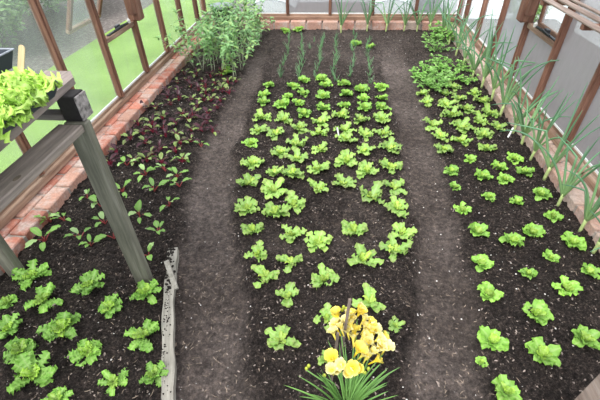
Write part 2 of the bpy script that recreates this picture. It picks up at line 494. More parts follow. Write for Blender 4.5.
def build_soil():
    xs = np.arange(XL-0.06, XR+0.061, 0.0145); ys = []
    y = 0.15
    while y < YB+0.05:
        ys.append(y); y += 0.0125 if y < 2.6 else 0.021
    V = []; A = []
    for y in ys:
        for x in xs:
            pm = pathmask(x, y); V.append((x, y, soil_z(x, y, pm))); A.append(pm)
    nx = len(xs); F = [(j*nx+i, j*nx+i+1, (j+1)*nx+i+1, (j+1)*nx+i) for j in range(len(ys)-1) for i in range(nx-1)]
    me = bpy.data.meshes.new('floor'); me.from_pydata(V, [], F)
    a = me.attributes.new('path', 'FLOAT', 'POINT'); a.data.foreach_set('value', np.array(A, np.float32))
    me.materials.append(MT['soil']); me.polygons.foreach_set('use_smooth', [True]*len(F))
    o = bpy.data.objects.new('floor', me); C.objects.link(o); struct(o)


build_soil()


# ------------------------------------------------------------------ brick edging
def brick_wall(name, axis, rows, a0, a1, ztop, pale=0.0):
    """rows: (lo, hi, dz) across the wall; bricks run along the axis"""
    b_ = MB(); k = 0
    for (lo, hi, dz) in rows:
        a = a0 - random.random()*0.2
        while a < a1:
            e = min(a+0.222, a1); s0 = max(a, a0)
            if e-s0 > 0.02:
                r = random.random()
                base = (0.50, 0.19, 0.13) if r < 0.6 else (0.58, 0.32, 0.24) if r < 0.85 else (0.56, 0.42, 0.36)
                f = 0.85+0.3*random.random(); q = pale*random.uniform(0.6, 1)
                b_.col = tuple((v*(1-q)+w_*q)*f for v, w_ in zip(base, (0.58, 0.46, 0.38)))
                j = (random.random()-0.5)*0.006
                if axis == 'Y': b_.box(lo+j, hi+j, s0+0.005, e-0.005, -0.08, ztop+dz+j, 0.006)
                else: b_.box(s0+0.005, e-0.005, lo+j, hi+j, -0.08, ztop+dz+j, 0.006)
            a += 0.232
        # mortar bed a little lower than the brick faces
    lo = min(r[0] for r in rows)+0.006; hi = max(r[1] for r in rows)-0.006
    b_.col = (0.36, 0.31, 0.27)
    if axis == 'Y': b_.box(lo, hi, a0, a1, -0.08, ztop-0.016, 0.002)
    else: b_.box(a0, a1, lo, hi, -0.08, ztop-0.008, 0.002)
    return struct(b_.obj(name, MT['brick'], attr='bc'))


ZT = 0.062
brick_wall('wall_left', 'Y', [(XL-0.105, XL, 0), (XL-0.215, XL-0.118, -0.004)], 0.15, 6.06, ZT)
brick_wall('wall_right', 'Y', [(XR, XR+0.11, 0), (XR+0.122, XR+0.225, -0.004)], 0.15, 6.06, ZT, 0.95)
brick_wall('wall_back', 'X', [(YB, YB+0.1, 0.022), (YB+0.108, YB+0.21, 0.018)], XL+0.002, XR-0.002, ZT, 0.45)

# ------------------------------------------------------------------ cedar frame
GX0, GX1, GY = -1.965, 1.70, 5.985
b_ = MB(); b_.box(XL-0.245, XL-0.165, 0.15, 6.04, ZT-0.004, 0.112, 0.006); b_.box(XL-0.235, XL-0.195, 0.15, 6.04, 0.108, 0.132, 0.004)
struct(b_.obj('trim_1', MT['cedar_y']))
b_ = MB(); b_.box(XR+0.155, XR+0.24, 0.15, 6.04, ZT-0.004, 0.112, 0.006); b_.box(XR+0.19, XR+0.23, 0.15, 6.04, 0.108, 0.132, 0.004)
struct(b_.obj('trim_2', MT['cedar_y']))
b_ = MB(); b_.box(XL-0.16, XR+0.15, YB+0.085, YB+0.18, ZT+0.014, 0.135, 0.006); b_.box(XL-0.16, XR+0.15, YB+0.125, YB+0.17, 0.13, 0.158, 0.004)
struct(b_.obj('trim_3', MT['cedar_x']))
for n_, gx, s_ in ((4, GX0, 1), (5, GX1, -1)):
    b_ = MB(); b_.box(gx-0.006, gx+0.006+0.0, 0.17, 6.0, 0.128, 0.146, 0.001)
    struct(b_.obj('trim_%d' % n_, MT['putty']))
b_ = MB(); b_.box(GX0+0.03, GX1-0.03, GY-0.006, GY+0.006, 0.156, 0.172, 0.001); struct(b_.obj('trim_6', MT['putty']))
tn = 7
BY = [0.73, 1.34, 1.95, 2.56, 3.17, 3.78, 4.39, 5.0, 5.61]
TOP = 1.72
for gx, sg in ((GX0, 1), (GX1, -1)):
    for y in BY:
        b_ = MB()
        x0, x1 = sorted((gx-sg*0.012, gx+sg*0.038))
        b_.box(x0, x1, y-0.021, y+0.021, 0.128, TOP, 0.004)
        x0, x1 = sorted((gx+sg*0.03, gx+sg*0.052))
        b_.box(x0, x1, y-0.009, y+0.009, 0.13, TOP, 0.003)
        struct(b_.obj('trim_%d' % tn, MT['cedar'])); tn += 1
    b_ = MB(); x0, x1 = sorted((gx-sg*0.02, gx+sg*0.06)); b_.box(x0, x1, 0.15, 6.04, TOP, TOP+0.07)
    struct(b_.obj('trim_%d' % tn, MT['cedar_y'])); tn += 1
    # thick stop post above the vent rail
    b_ = MB()
    x0, x1 = sorted((gx+sg*0.04, gx+sg*0.115)); b_.box(x0, x1, 3.735, 3.845, 0.63, TOP, 0.012)
    x0, x1 = sorted((gx+sg*0.05, gx+sg*0.10)); b_.box(x0, x1, 3.66, 3.735, 0.70, TOP, 0.006)
    struct(b_.obj('trim_%d' % tn, MT['cedar'])); tn += 1
    # rail under the vent
    b_ = MB(); x0, x1 = sorted((gx-sg*0.02, gx+sg*0.032)); b_.box(x0, x1, 3.191, 3.759, 0.585, 0.625, 0.004)
    struct(b_.obj('trim_%d' % tn, MT['cedar_y'])); tn += 1
for x in (-1.33, -0.72, -0.11, 0.49, 1.09):
    b_ = MB(); b_.box(x-0.021, x+0.021, GY-0.038, GY+0.012, 0.155, TOP, 0.004); b_.box(x-0.009, x+0.009, GY-0.052, GY-0.03, 0.157, TOP, 0.003)
    struct(b_.obj('trim_%d' % tn, MT['cedar'])); tn += 1
for x in (GX0, GX1):
    b_ = MB(); b_.box(x-0.035, x+0.035, 5.965, 6.035, 0.13, TOP, 0.005)
    struct(b_.obj('trim_%d' % tn, MT['cedar'])); tn += 1
b_ = MB(); b_.box(GX0, GX1, GY-0.05, GY+0.03, TOP+0.001, TOP+0.07); struct(b_.obj('trim_%d' % tn, MT['cedar_x'])); tn += 1

# panes
wn_ = 1
def pane_x(gx, y0, y1, z0, z1, mat):
    global wn_
    b_ = MB(); b_.box(gx-0.002, gx+0.002, y0, y1, z0, z1, 0.0004)
    o = struct(b_.obj('window_%d' % wn_, MT[mat])); wn_ += 1
    return o
ys = [0.17]+BY+[5.965]
for k in range(len(ys)-1):
    y0, y1 = ys[k]+0.022, ys[k+1]-0.022
    z1 = 0.586 if abs(ys[k]-3.17) < 0.01 else TOP
    pane_x(GX0, y0, y1, 0.147, z1, 'glass_left')
    mt = 'glass_right' if y0 < 3.8 else 'glass_half' if y0 < 4.4 else 'glass_bright'
    pane_x(GX1, y0, y1, 0.147, z1, mt)
xs_ = [-1.93, -1.33, -0.72, -0.11, 0.49, 1.09, 1.665]
for k, mt in enumerate(['glass_left', 'glass_bright', 'glass_right', 'glass_right', 'glass_bright', 'glass_half']):
    b_ = MB(); b_.box(xs_[k]+0.022, xs_[k+1]-0.022, GY-0.002, GY+0.002, 0.173, TOP, 0.0004)
    struct(b_.obj('window_%d' % wn_, MT[mt])); wn_ += 1


def vent(gx, sg, ang, mat):
    """top-hung sash swung outwards"""
    global wn_
    r = thing('window_%d' % wn_, loc=(gx-sg*0.03, 3.475, 1.20)); wn_ += 1
    struct(r)
    Lh = 0.565; hw = 0.272; t = 0.035
    b_ = MB()
    b_.box(-0.018, 0.018, -hw, -hw+t, -Lh, 0, 0.004); b_.box(-0.018, 0.018, hw-t, hw, -Lh, 0, 0.004)
    fr = b_.obj('sash_stile', MT['cedar'], r)
    b_ = MB(); b_.box(-0.018, 0.018, -hw, hw, -Lh-0.03, -Lh+t-0.03, 0.004); b_.box(-0.018, 0.018, -hw, hw, -t, 0.003, 0.004)
    b_.obj('sash_rail', MT['cedar_y'], r)
    b_ = MB(); b_.box(-0.002, 0.002, -hw+t, hw-t, -Lh+0.005, -t, 0.0004)
    b_.obj('pane', MT[mat], r)
    r.rotation_euler = (0, ang, 0)
    return r


vent(GX0, 1, radians(26), 'glass_left')
vent(GX1, -1, radians(-3), 'glass_bright')
for gx, z0, mt in ((GX0, 1.235, 'glass_left'), (GX1, 1.235, 'glass_bright')):
    pane_x(gx, 3.195, 3.755, z0, TOP, mt)
    b_ = MB(); b_.box(gx-0.02, gx+0.03, 3.191, 3.759, 1.205, 1.234, 0.004); struct(b_.obj('trim_%d' % tn, MT['cedar_y'])); tn += 1

# latch on the right vent rail, and on the left one
def latch(gx, sg, label, y0):
    t = thing('window_latch', label, 'latch', (gx+sg*0.012, y0, 0.626))
    b_ = MB(); b_.box(-0.012, 0.012, -0.20, 0.20, 0.0, 0.012, 0.003); b_.tube([(sg*0.02, -0.1, 0.018), (sg*0.03, 0.02, 0.03), (sg*0.02, 0.16, 0.016)], 0.007, 6)
    b_.obj('stay_bar', MT['black'], t)
    b_ = MB(); b_.box(-0.015, 0.015, -0.03, 0.03, 0.011, 0.04, 0.004); b_.obj('catch', MT['black'], t)
    b_ = MB(); b_.tube([(sg*0.03, 0.17, 0.010), (sg*0.03, 0.17, 0.035), (sg*0.03, 0.17, 0.05)], [0.012, 0.016, 0.006], 8); b_.obj('knob', MT['metal'], t)
latch(GX1, -1, 'black metal stay and catch on the rail of the right-hand vent', 3.42)
latch(GX0, 1, 'black metal stay on the rail of the open left-hand vent', 3.48)

# slatted shelf on the right wall
t = thing('slatted_shelf', 'weathered slatted wooden shelf fixed high along the right-hand glass', 'shelf', (1.57, 2.6, 0.93))
for a, b2 in ((1.447, 1.494), (1.545, 1.592), (1.632, 1.658)):
    b_ = MB(); b_.box(a-1.57, b2-1.57, -1.3, 1.06, 0, 0.015, 0.004); b_.obj('slat', MT['slat_y'], t)
for y in (1.34, 1.95, 2.56, 3.17):
    b_ = MB(); b_.box(1.45-1.57, 1.645-1.57, y-2.6-0.018, y-2.6+0.018, -0.032, -0.0005, 0.003)
    if y != 2.56: pass
    b_.obj('bracket', MT['cedar'], t)

# screws on the bars
for gx, sg, y, z in ((GX0, 1, 3.17, 0.62), (GX0, 1, 3.70, 0.72), (GX1, -1, 3.17, 0.64), (GX0, 1, 3.79, 0.72)):
    pass


# ------------------------------------------------------------------ outside
def plane(name, x0, x1, y0, y1, z, mat, kind='structure', n=2):
    b_ = MB()
    V = [(x0+(x1-x0)*i/n, y0+(y1-y0)*j/n, z) for j in range(n+1) for i in range(n+1)]
    F = [(j*(n+1)+i, j*(n+1)+i+1, (j+1)*(n+1)+i+1, (j+1)*(n+1)+i) for j in range(n) for i in range(n)]
    b_.add(V, F); o = b_.obj(name, MT[mat]); o['kind'] = kind
    return o


plane('lawn', -3.42, -1.95, -3, 16, -0.05, 'lawn')
plane('stony_border', -14, -3.42, -3, 16, -0.055, 'stony')
plane('stony_ground', -1.95, 3.3, 6.03, 16, -0.055, 'stony')
plane('stony_path', 1.70, 3.3, -3, 6.03, -0.055, 'stony')
plane('concrete_paving', 3.3, 16, -3, 16, -0.054, 'paving')
plane('concrete_slab', 1.72, 3.29, 6.55, 12, -0.045, 'fleece')
plane('concrete_slab', -1.6, 1.30, 7.62, 12, -0.045, 'paving')


def bush(name, cx, cy, rx, ry, rz, n, label, group=None, seed=1, ls=0.07):
    rs = random.Random(seed)
    t = thing(name, label, 'bush', (cx, cy, -0.055), 0, group)
    b_ = MB()
    for k in range(7):
        a = rs.random()*6.28; q = 0.6*rs.random()
        b_.tube([(0.03*cos(a), 0.03*sin(a), 0), (rx*q*0.5*cos(a), ry*q*0.5*sin(a), rz*0.4), (rx*q*cos(a), ry*q*sin(a), rz*1.2)], [0.02, 0.014, 0.005], 5)
    b_.obj('stem', MT['bark'], t)
    b_ = MB()
    for k in range(n):
        a = rs.random()*6.28; u = rs.uniform(-0.9, 1); q = (0.55+0.5*rs.random()) * (1+0.10*sin(3*a+seed)+0.07*sin(7*u+seed))*0.93
        s_ = sqrt(max(0, 1-u*u))
        p = Vector((rx*q*s_*cos(a), ry*q*s_*sin(a), rz*(1+u*q*0.95)))
        az = a+rs.uniform(-1, 1); el = rs.uniform(-0.6, 1)
        d = Vector((cos(az)*cos(el), sin(az)*cos(el), sin(el))); sv = Vector((-sin(az), cos(az), rs.uniform(-0.5, 0.5)))
        L = ls*rs.uniform(0.6, 1.3); r1 = rs.random()
        b_.add([p, p+d*L*0.5+sv*L*0.28, p+d*L, p+d*L*0.5-sv*L*0.28], [(0, 1, 2, 3)], [(0, 0.5, r1), (0.5, 1, r1), (1, 0.5, r1), (0.5, 1, r1)])
    b_.obj('foliage', MT['hedge'], t)
    return t


for cx, cy, rx, ry, rz, n, lb, sd_ in ((-4.8, 5.0, 0.95, 0.85, 0.68, 11000, 'loose green shrub outside beyond the leftmost panes', 3), (-4.85, 6.75, 0.95, 0.9, 0.75, 11000, 'broad green shrub outside, behind the open left vent', 4),
                                       (-5.5, 8.75, 0.9, 0.95, 0.75, 5000, 'green shrub outside, farthest of those beyond the stony border', 5), (-4.85, 3.3, 0.9, 0.8, 0.6, 4000, 'green shrub outside, behind the bench and nearest the camera', 6),
                                       (-7.4, 4.2, 0.9, 1.0, 0.85, 5000, 'green shrub of the rear line outside, nearer of two', 7), (-7.6, 6.6, 0.9, 1.1, 0.9, 5000, 'green shrub of the rear line outside, farther of two', 9)):
    bush('hedge_shrub', cx, cy, rx, ry, rz, n, lb, 'shrubs beyond the lawn', sd_, 0.085)
bush('hedge_shrub', 2.72, 6.35, 0.30, 0.36, 0.28, 1500, 'small green bush outside behind the right-hand glass', None, 8, 0.06)
# two long white fleece tunnels behind the back glass, and a dark water butt
def tunnel(x0, x1, label):
    t = thing('fleece_tunnel', label, 'garden tunnel', ((x0+x1)/2, 7.9, -0.055), 0, 'white tunnels behind the back glass')
    hw = (x1-x0)/2; b_ = MB(); V = []; n = 12; m_ = 14
    for j in range(m_+1):
        y = -1.0+2.6*j/m_; r_ = 1+0.05*sin(j*2.1)
        for i in range(n+1):
            a = pi*i/n; V.append((hw*cos(a), y, 0.02+0.16*r_*sin(a)))
    F = [(j*(n+1)+i, j*(n+1)+i+1, (j+1)*(n+1)+i+1, (j+1)*(n+1)+i) for j in range(m_) for i in range(n)]
    F.append(tuple(range(n+1)))
    b_.add(V, F); b_.obj('cover', MT['fleece'], t, smooth=False)
    for y in (-1.0, 0.3, 1.6):
        b_ = MB(); b_.tube([((hw+0.012)*cos(pi*i/12), y, 0.0+0.195*sin(pi*i/12)) for i in range(13)], 0.008, 6); b_.obj('hoop', MT['black'], t)


tunnel(-1.5, -0.72, 'white fleece tunnel on the ground behind the left part of the back glass')
tunnel(0.52, 1.22, 'white fleece tunnel on the ground behind the right part of the back glass')
t = thing('water_butt', 'dark blue-grey water butt outside the back right corner', 'water butt', (1.50, 7.05, -0.055))
b_ = MB(); b_.tube([(0, 0, 0), (0, 0, 0.04), (0, 0, 0.25), (0, 0, 0.5)], [0.15, 0.165, 0.18, 0.17], 20); b_.obj('barrel', MT['navy'], t, smooth=False)
b_ = MB(); b_.tube([(0, 0, 0.5), (0, 0, 0.53), (0, 0, 0.545)], [0.185, 0.185, 0.15], 20); b_.obj('lid', MT['navy'], t)
b_ = MB(); b_.tube([(0, -0.17, 0.08), (0, -0.21, 0.08), (0, -0.22, 0.05)], 0.012, 8); b_.obj('tap', MT['black'], t)

# ------------------------------------------------------------------ plant bench, left foreground
BX, BYY = -1.3, 0.75
t = thing('plant_bench', 'weathered wooden plant bench of planks on square legs against the left wall', 'bench', (BX, BYY, 0))
def part(name, x0, x1, y0, y1, z0, z1, mat, bev=0.004, label=None, rz=0.0):
    b_ = MB(); b_.box(x0-BX, x1-BX, y0-BYY, y1-BYY, z0, z1, bev)
    o = b_.obj(name, MT[mat], t)
    if label: o['label'] = label
    return o
for ly in (1.207, 0.22):
    part('leg', -1.003, -0.917, ly, ly+0.04, -0.03, 0.9295, 'green_z')
    part('leg', -1.72, -1.635, ly, ly+0.04, -0.03, 0.9295, 'green_z')
part('side_rail', -1.022, -0.926, 0.262, 1.2065, 0.897, 0.927, 'grey_y', 0.004, 'wide grey side plank with a dark knot')
part('support_block', -1.004, -0.933, 1.222, 1.292, 0.93, 1.028, 'block_shade', 0.003, 'end block coloured near-black for the shade on its front')
part('lit_side_plate', -0.9328, -0.926, 1.2215, 1.2925, 0.931, 1.024, 'mottle', 0.002, 'mottled grey side of the end block')  # thin added plate, mottled wood kept lighter for the block's lit side
part('support_block', -1.004, -0.933, 0.222, 0.272, 0.93, 1.028, 'block_shade', 0.003)
for ly in (1.222, 0.215):
    part('cross_rail', -1.72, -1.0045, ly, ly+0.045, 0.93, 0.958, 'grey_x')
    part('support_block', -1.70, -1.64, ly, ly+0.042, 0.9585, 1.028, 'grey_x')
# shelf boards; the outermost one has its far corner sawn off
b_ = MB(); z0, z1 = 1.0285, 1.054
P = [(x-BX, y-BYY) for x, y in ((-1.02, 0.15), (-0.872, 0.15), (-0.985, 1.338), (-1.03, 1.397), (-1.135, 1.40))]
b_.add([(a, c, z0) for a, c in P]+[(a, c, z1) for a, c in P], [(4, 3, 2, 1, 0), (5, 6, 7, 8, 9)]+[(i, (i+1) % 5, (i+1) % 5+5, i+5) for i in range(5)])
b_.obj('shelf_board', MT['pink_y'], t)
part('shelf_board', -1.42, -1.26, 0.15, 1.29, 1.0285, 1.054, 'pink_y')
part('shelf_board', -1.70, -1.54, 0.15, 1.29, 1.0285, 1.054, 'pink_y')
# knot
b_ = MB(); b_.tube([(0, 0, 0), (0, 0, 0.0012)], [0.014, 0.011], 12)
o = b_.obj('knot', MT['bark'], t); kx, ky = ground(17, 178, 0.927); o.location = (kx-BX, ky-BYY, 0.9267); o.scale = (0.7, 1.25, 1)
# upright of the bench on the right hand side of the frame
t2 = thing('timber_post', 'weathered grey timber post standing in the bottom right corner', 'post', (0.875, 0.62, -0.02))
b_ = MB(); b_.box(-0.035, 0.035, -0.03, 0.03, 0, 0.84, 0.004); b_.obj('upright', MT['slat_y'], t2)
b_ = MB(); b_.box(-0.002, 0.05, -0.075, -0.0305, 0, 0.80, 0.004); b_.obj('batten', MT['cedar'], t2)


# trays
def tray(cx, cy, w, d, h, z, rz, label, rim):
    t = thing('seed_tray', label, 'seed tray', (cx, cy, z), rz)
    b_ = MB(); fl = 0.022; th = 0.003
    def ring(hw, hd, z): return [(-hw, -hd, z), (hw, -hd, z), (hw, hd, z), (-hw, hd, z)]
    o1 = ring(w/2-fl, d/2-fl, 0); o2 = ring(w/2, d/2, h); i2 = ring(w/2-th, d/2-th, h); i1 = ring(w/2-fl-th, d/2-fl-th, th)
    V = o1+o2+i2+i1; F = [(3, 2, 1, 0), (12, 13, 14, 15)]
    for k in range(4):
        n = (k+1) % 4
        F += [(k, n, n+4, k+4), (k+4, n+4, n+8, k+8), (k+8, n+8, n+12, k+12)]
    b_.add(V, F); b_.obj('shell', MT['slate'], t)
    b_ = MB()
    for (x0, x1, y0, y1) in ((-w/2-0.005, w/2+0.005, -d/2-0.005, -d/2+0.003), (-w/2-0.005, w/2+0.005, d/2-0.003, d/2+0.005), (-w/2-0.005, -w/2+0.003, -d/2, d/2), (w/2-0.003, w/2+0.005, -d/2, d/2)):
        b_.box(x0, x1, y0, y1, h-0.001, h+0.005, 0.0015)
    b_.obj('rim', MT[rim], t)
    b_ = MB(); n = 10; V = []
    for j in range(n+1):
        for i in range(n+1):
            V.append(((w-2*fl)*(i/n-0.5), (d-2*fl)*(j/n-0.5), h-0.014+0.005*random.random()))
    b_.add(V, [(j*(n+1)+i, j*(n+1)+i+1, (j+1)*(n+1)+i+1, (j+1)*(n+1)+i) for j in range(n) for i in range(n)])
    b_.obj('compost', MT['compost'], t)


tray(-1.066, 0.885, 0.285, 0.60, 0.042, 1.0545, radians(1.7), 'dark slate-blue seed tray holding lime green lettuces on the bench', 'slate')
tray(-1.475, 1.19, 0.42, 0.5, 0.065, 1.0545, radians(0), 'dark seed tray with a pale worn rim behind the lettuce tray', 'rim')


# ------------------------------------------------------------------ plant prototypes
def p_round(t): return max(0.03, (sin(pi*min(1, t*0.93+0.04)**1.25)**0.62)) * (0.45+0.6*t if t < 0.9 else 0.99)
def p_curl(t): return (0.22+0.78*sin(pi/2*t**0.9))*sqrt(max(0.3, 1-t**7))*(1+0.09*sin(t*38))
def p_oak(t): return max(0.05, (0.25+0.85*t)*(sin(pi*min(1, 0.06+t*0.92))**0.45)*(1+0.22*sin(t*17)))
def p_frill(t): return max(0.06, (0.25+0.85*t)*(sin(pi*min(1, 0.08+t*0.88))**0.4)*(1+0.2*sin(t*29)+0.08*sin(t*53)))
def p_oval(t): return max(0.03, sin(pi*min(1, 0.03+t*0.95))**0.75)
def p_petal(t): return max(0.03, sin(pi*min(1, 0.05+t*0.88)**1.2)**0.55)
def p_blade(t): return max(0.04, (1-t)**0.55*(0.75+0.5*min(t*4, 1)*0.5))


def lettuce_proto(kind, seed):
    random.seed(seed)
    outer = MB(); heart = MB()
    if kind == 'butter':
        n = random.randint(10, 12); a = random.random()*6
        for k in range(n):
            a += 2.4+random.uniform(-0.35, 0.35)
            outer.leaf((0.006*cos(a), 0.006*sin(a), 0.008), a, radians(random.uniform(38, 66)), random.uniform(0.075, 0.105), random.uniform(0.068, 0.088), random.uniform(0.3, 1.2), 0.3, p_round, 0.009, 2.6, 9, 6)
        for k in range(6):
            a += 2.4
            heart.leaf((0.004*cos(a), 0.004*sin(a), 0.012), a, radians(random.uniform(58, 82)), random.uniform(0.05, 0.068), random.uniform(0.045, 0.06), random.uniform(0.1, 0.7), 0.5, p_round, 0.006, 2.5, 7, 6)
    elif kind == 'curly':
        n = 11; a = random.random()*6
        for k in range(n):
            a += 2.4+random.uniform(-0.4, 0.4)
            outer.leaf((0.006*cos(a), 0.006*sin(a), 0.008), a, radians(random.uniform(25, 62)), random.uniform(0.08, 0.11), random.uniform(0.075, 0.1), random.uniform(0.4, 1.3), 0.15, p_curl, 0.013, 4.5, 16, 8)
        for k in range(7):
            a += 2.4
            heart.leaf((0.004*cos(a), 0.004*sin(a), 0.012), a, radians(random.uniform(55, 82)), random.uniform(0.055, 0.085), random.uniform(0.05, 0.07), random.uniform(0.2, 1.0), 0.3, p_curl, 0.012, 4.5, 14, 8)
    elif kind == 'oak':
        n = random.randint(8, 11); a = random.random()*6
        for k in range(n):
            a += 2.4+random.uniform(-0.6, 0.6)
            outer.leaf((0.005*cos(a), 0.005*sin(a), 0.007), a, radians(random.uniform(32, 60)), random.uniform(0.08, 0.135), random.uniform(0.062, 0.085), random.uniform(0.4, 1.2), 0.15, p_oak, 0.009, 3.2, 12, 6)
        for k in range(5):
            a += 2.4
            heart.leaf((0.004*cos(a), 0.004*sin(a), 0.01), a, radians(random.uniform(50, 80)), random.uniform(0.045, 0.07), random.uniform(0.036, 0.05), random.uniform(0.2, 0.9), 0.4, p_oak, 0.007, 3, 9, 6)
    else:
        n = random.randint(11, 13); a = random.random()*6
        for k in range(n):
            a += 2.4+random.uniform(-0.6, 0.6)
            outer.leaf((0.005*cos(a), 0.005*sin(a), 0.007), a, radians(random.uniform(30, 60)), random.uniform(0.075, 0.125), random.uniform(0.055, 0.075), random.uniform(0.3, 1.2), 0.15, p_frill, 0.011, 5.5, 18, 6)
        for k in range(7):
            a += 2.4
            heart.leaf((0.004*cos(a), 0.004*sin(a), 0.01), a, radians(random.uniform(50, 85)), random.uniform(0.045, 0.075), random.uniform(0.036, 0.05), random.uniform(0.2, 1.0), 0.3, p_frill, 0.010, 5, 14, 6)
    return outer, heart


PROT = {}
def mk(kind, name, mo, mh, nvar, seed, shape=None):
    PROT[kind] = []
    for i in range(nvar):
        o_, h_ = lettuce_proto(shape or kind, seed+i)
        PROT[kind].append(proto(name, [('outer_leaves', o_, mo, True), ('heart', h_, mh, True)]))
mk('butter', 'lettuce', 'butter', 'butter_h', 7, 100)
mk('oak', 'lettuce', 'oak', 'oak_h', 9, 200)
mk('frill', 'endive', 'frill', 'frill_h', 6, 300)
mk('lime', 'lettuce', 'lime', 'lime', 5, 400, 'curly')

random.seed(5)
CNT = {}
def put(kind, x, y, sc, label, cat, group, z=None, tilt=0.12):
    ps = PROT[kind]; k = CNT.get(kind, 0); CNT[kind] = k+1
    p = ps[(k+k//len(ps)) % len(ps)]
    z = soil_z(x, y)-0.006 if z is None else z
    return place(p, (x, y, z), random.random()*6.28, sc, label, cat, group, (random.uniform(-tilt, tilt), random.uniform(-tilt, tilt)))


# centre bed, rows running away from the camera, listed from the back wall to the front
CB = [
    [(269, 84, 13), (264, 92, 14), (263, 100, 15), (261, 115, 20), (258, 128, 18), (250, 141, 18), (252, 161, 24), (248, 179, 26), (246, 205, 25), (252, 226, 23), (257, 249, 25), (265, 273, 27)],
    [(293, 85, 15), (288, 94, 13), (282, 104, 17), (284, 117, 21), (276, 131, 20), (280, 150, 20), (274, 170, 20), (274, 188, 27), (275, 211, 28), (292, 231, 26), (291, 258, 25), (287, 294, 27), (281, 337, 32)],
    [(304, 79, 14), (303, 91, 14), (298, 101, 15), (304, 112, 18), (299, 125, 19), (297, 141, 22), (298, 156, 22), (293, 173, 25), (293, 202, 27)],
    [(322, 78, 16), (325, 86, 14), (323, 95, 17), (323, 106, 17), (322, 119, 23), (319, 130, 19), (321, 146, 18), (318, 167, 25), (318, 186, 22), (318, 240, 27), (324, 275, 29), (326, 314, 25), (326, 355, 18)],
    [(344, 82, 16), (346, 93, 16), (345, 103, 14), (341, 113, 21), (345, 127, 19), (346, 138, 21), (347, 159, 23), (344, 180, 23), (354, 226, 26), (364, 257, 35), (370, 299, 30)],
    [(361, 88, 17), (363, 97, 15), (364, 106, 18), (361, 118, 20), (365, 132, 18), (364, 148, 20), (368, 168, 23), (372, 193, 30)],
    [(381, 85, 17), (382, 96, 14), (382, 105, 17), (382, 118, 20), (384, 131, 20), (390, 146, 24), (391, 164, 24), (395, 184, 23), (398, 205, 27), (403, 230, 25), (396, 247, 31), (397, 322, 16), (383, 333, 13)],
]
CBN = ['leftmost row', 'second row from left', 'third row from left', 'middle row', 'third row from right', 'second row from right', 'rightmost row']
def depth(x, y): return Vector((x, y, 0.04-CAM_H)).dot(_f)
def psize(x, y, w, ref=0.165): return 0.84*max(0.35, min(1.3, (w+1)*depth(x, y)/FPX/ref))
for ri, row in enumerate(CB):
    for k, (px, py, w) in enumerate(row):
        x, y = ground(px, py, 0.035)
        kind = 'butter' if (py < 108 or (px, py) in ((250, 141), (304, 112))) else 'oak'
        look = 'round bright lettuce' if kind == 'butter' else 'red-tinged loose lettuce'
        put(kind, x, y, psize(x, y, w, 0.165 if kind == 'butter' else 0.175), '%s, %s from the back, %s of the centre bed' % (look, ORD[k], CBN[ri]), 'lettuce', 'lettuces of the centre bed')

RB = [
    [(423, 90, 13), (427, 101, 15), (433, 122, 19), (441, 134, 18), (444, 148, 19), (452, 168, 17), (456, 183, 15), (464, 205, 19), (478, 229, 25), (484, 261, 26), (490, 291, 28), (494, 337, 33), (508, 390, 34)],
    [(445, 91, 14), (447, 103, 17), (453, 113, 20), (461, 126, 23), (462, 138, 20), (471, 156, 14), (483, 174, 20), (490, 194, 16), (514, 240, 27), (530, 271, 17), (539, 311, 34), (543, 353, 38)],
    [(454, 85, 16), (460, 97, 15), (467, 106, 18), (480, 119, 18), (484, 132, 18), (488, 146, 17), (500, 164, 18), (506, 177, 19), (518, 199, 17), (534, 229, 24), (552, 254, 19), (569, 286, 27), (587, 337, 32)],
    [(475, 91, 14), (482, 99, 18), (489, 111, 20), (498, 125, 16), (515, 156, 19), (526, 169, 20), (542, 191, 21), (555, 213, 20), (575, 240, 26), (591, 269, 21)],
]
RBN = ['row beside the right path', 'second row from the right path', 'third row from the right path', 'row beside the leeks']
for ri, row in enumerate(RB):
    for k, (px, py, w) in enumerate(row):
        x, y = ground(px, py, 0.035)
        kind = 'oak' if py < 150 else 'butter'
        look = 'young loose-leaf lettuce' if kind == 'oak' else 'round light green lettuce'
        put(kind, x, y, psize(x, y, w, 0.17), '%s, %s from the back, %s' % (look, ORD[k], RBN[ri]), 'lettuce', 'lettuces of the right bed')
x, y = ground(483, 359, 0.01)
put('butter', x, y, 0.32, 'tiny lone lettuce seedling at the edge of the right path', 'lettuce', None)

LE = [('at the top left foot of the bench leg', 29, 273, 32), ('between the two bench legs', 88, 284, 30), ('right against the foot of the front bench leg', 145, 291, 30), ('second behind the left frame edge, below the brick edging', 42, 298, 32),
      ('just right of the tall double endive', 109, 304, 27), ('cut by the left frame edge, highest of three', 4, 298, 22), ('cut by the left frame edge, middle of three', 6, 325, 27), ('with long spreading leaves, in the middle of the bed', 59, 325, 38),
      ('beside the pale edging board, second from the bench leg', 141, 334, 34), ('near the left frame edge, with narrow leaves', 16, 348, 34), ('in the middle of the bed, one ahead of the spreading one', 85, 348, 34), ('with broad darker leaves, near the bottom left', 30, 371, 44),
      ('against the pale edging board, nearest the camera', 152, 371, 28), ('darker green, near the middle of the bottom edge', 110, 377, 28), ('cut off by the bottom edge of the frame', 54, 396, 30)]
for k, (lb, px, py, w) in enumerate(LE):
    x, y = ground(px, py, 0.04)
    put('frill', x, y, psize(x, y, w, 0.175), 'frilly green endive '+lb, 'endive', 'endives in the left foreground bed')

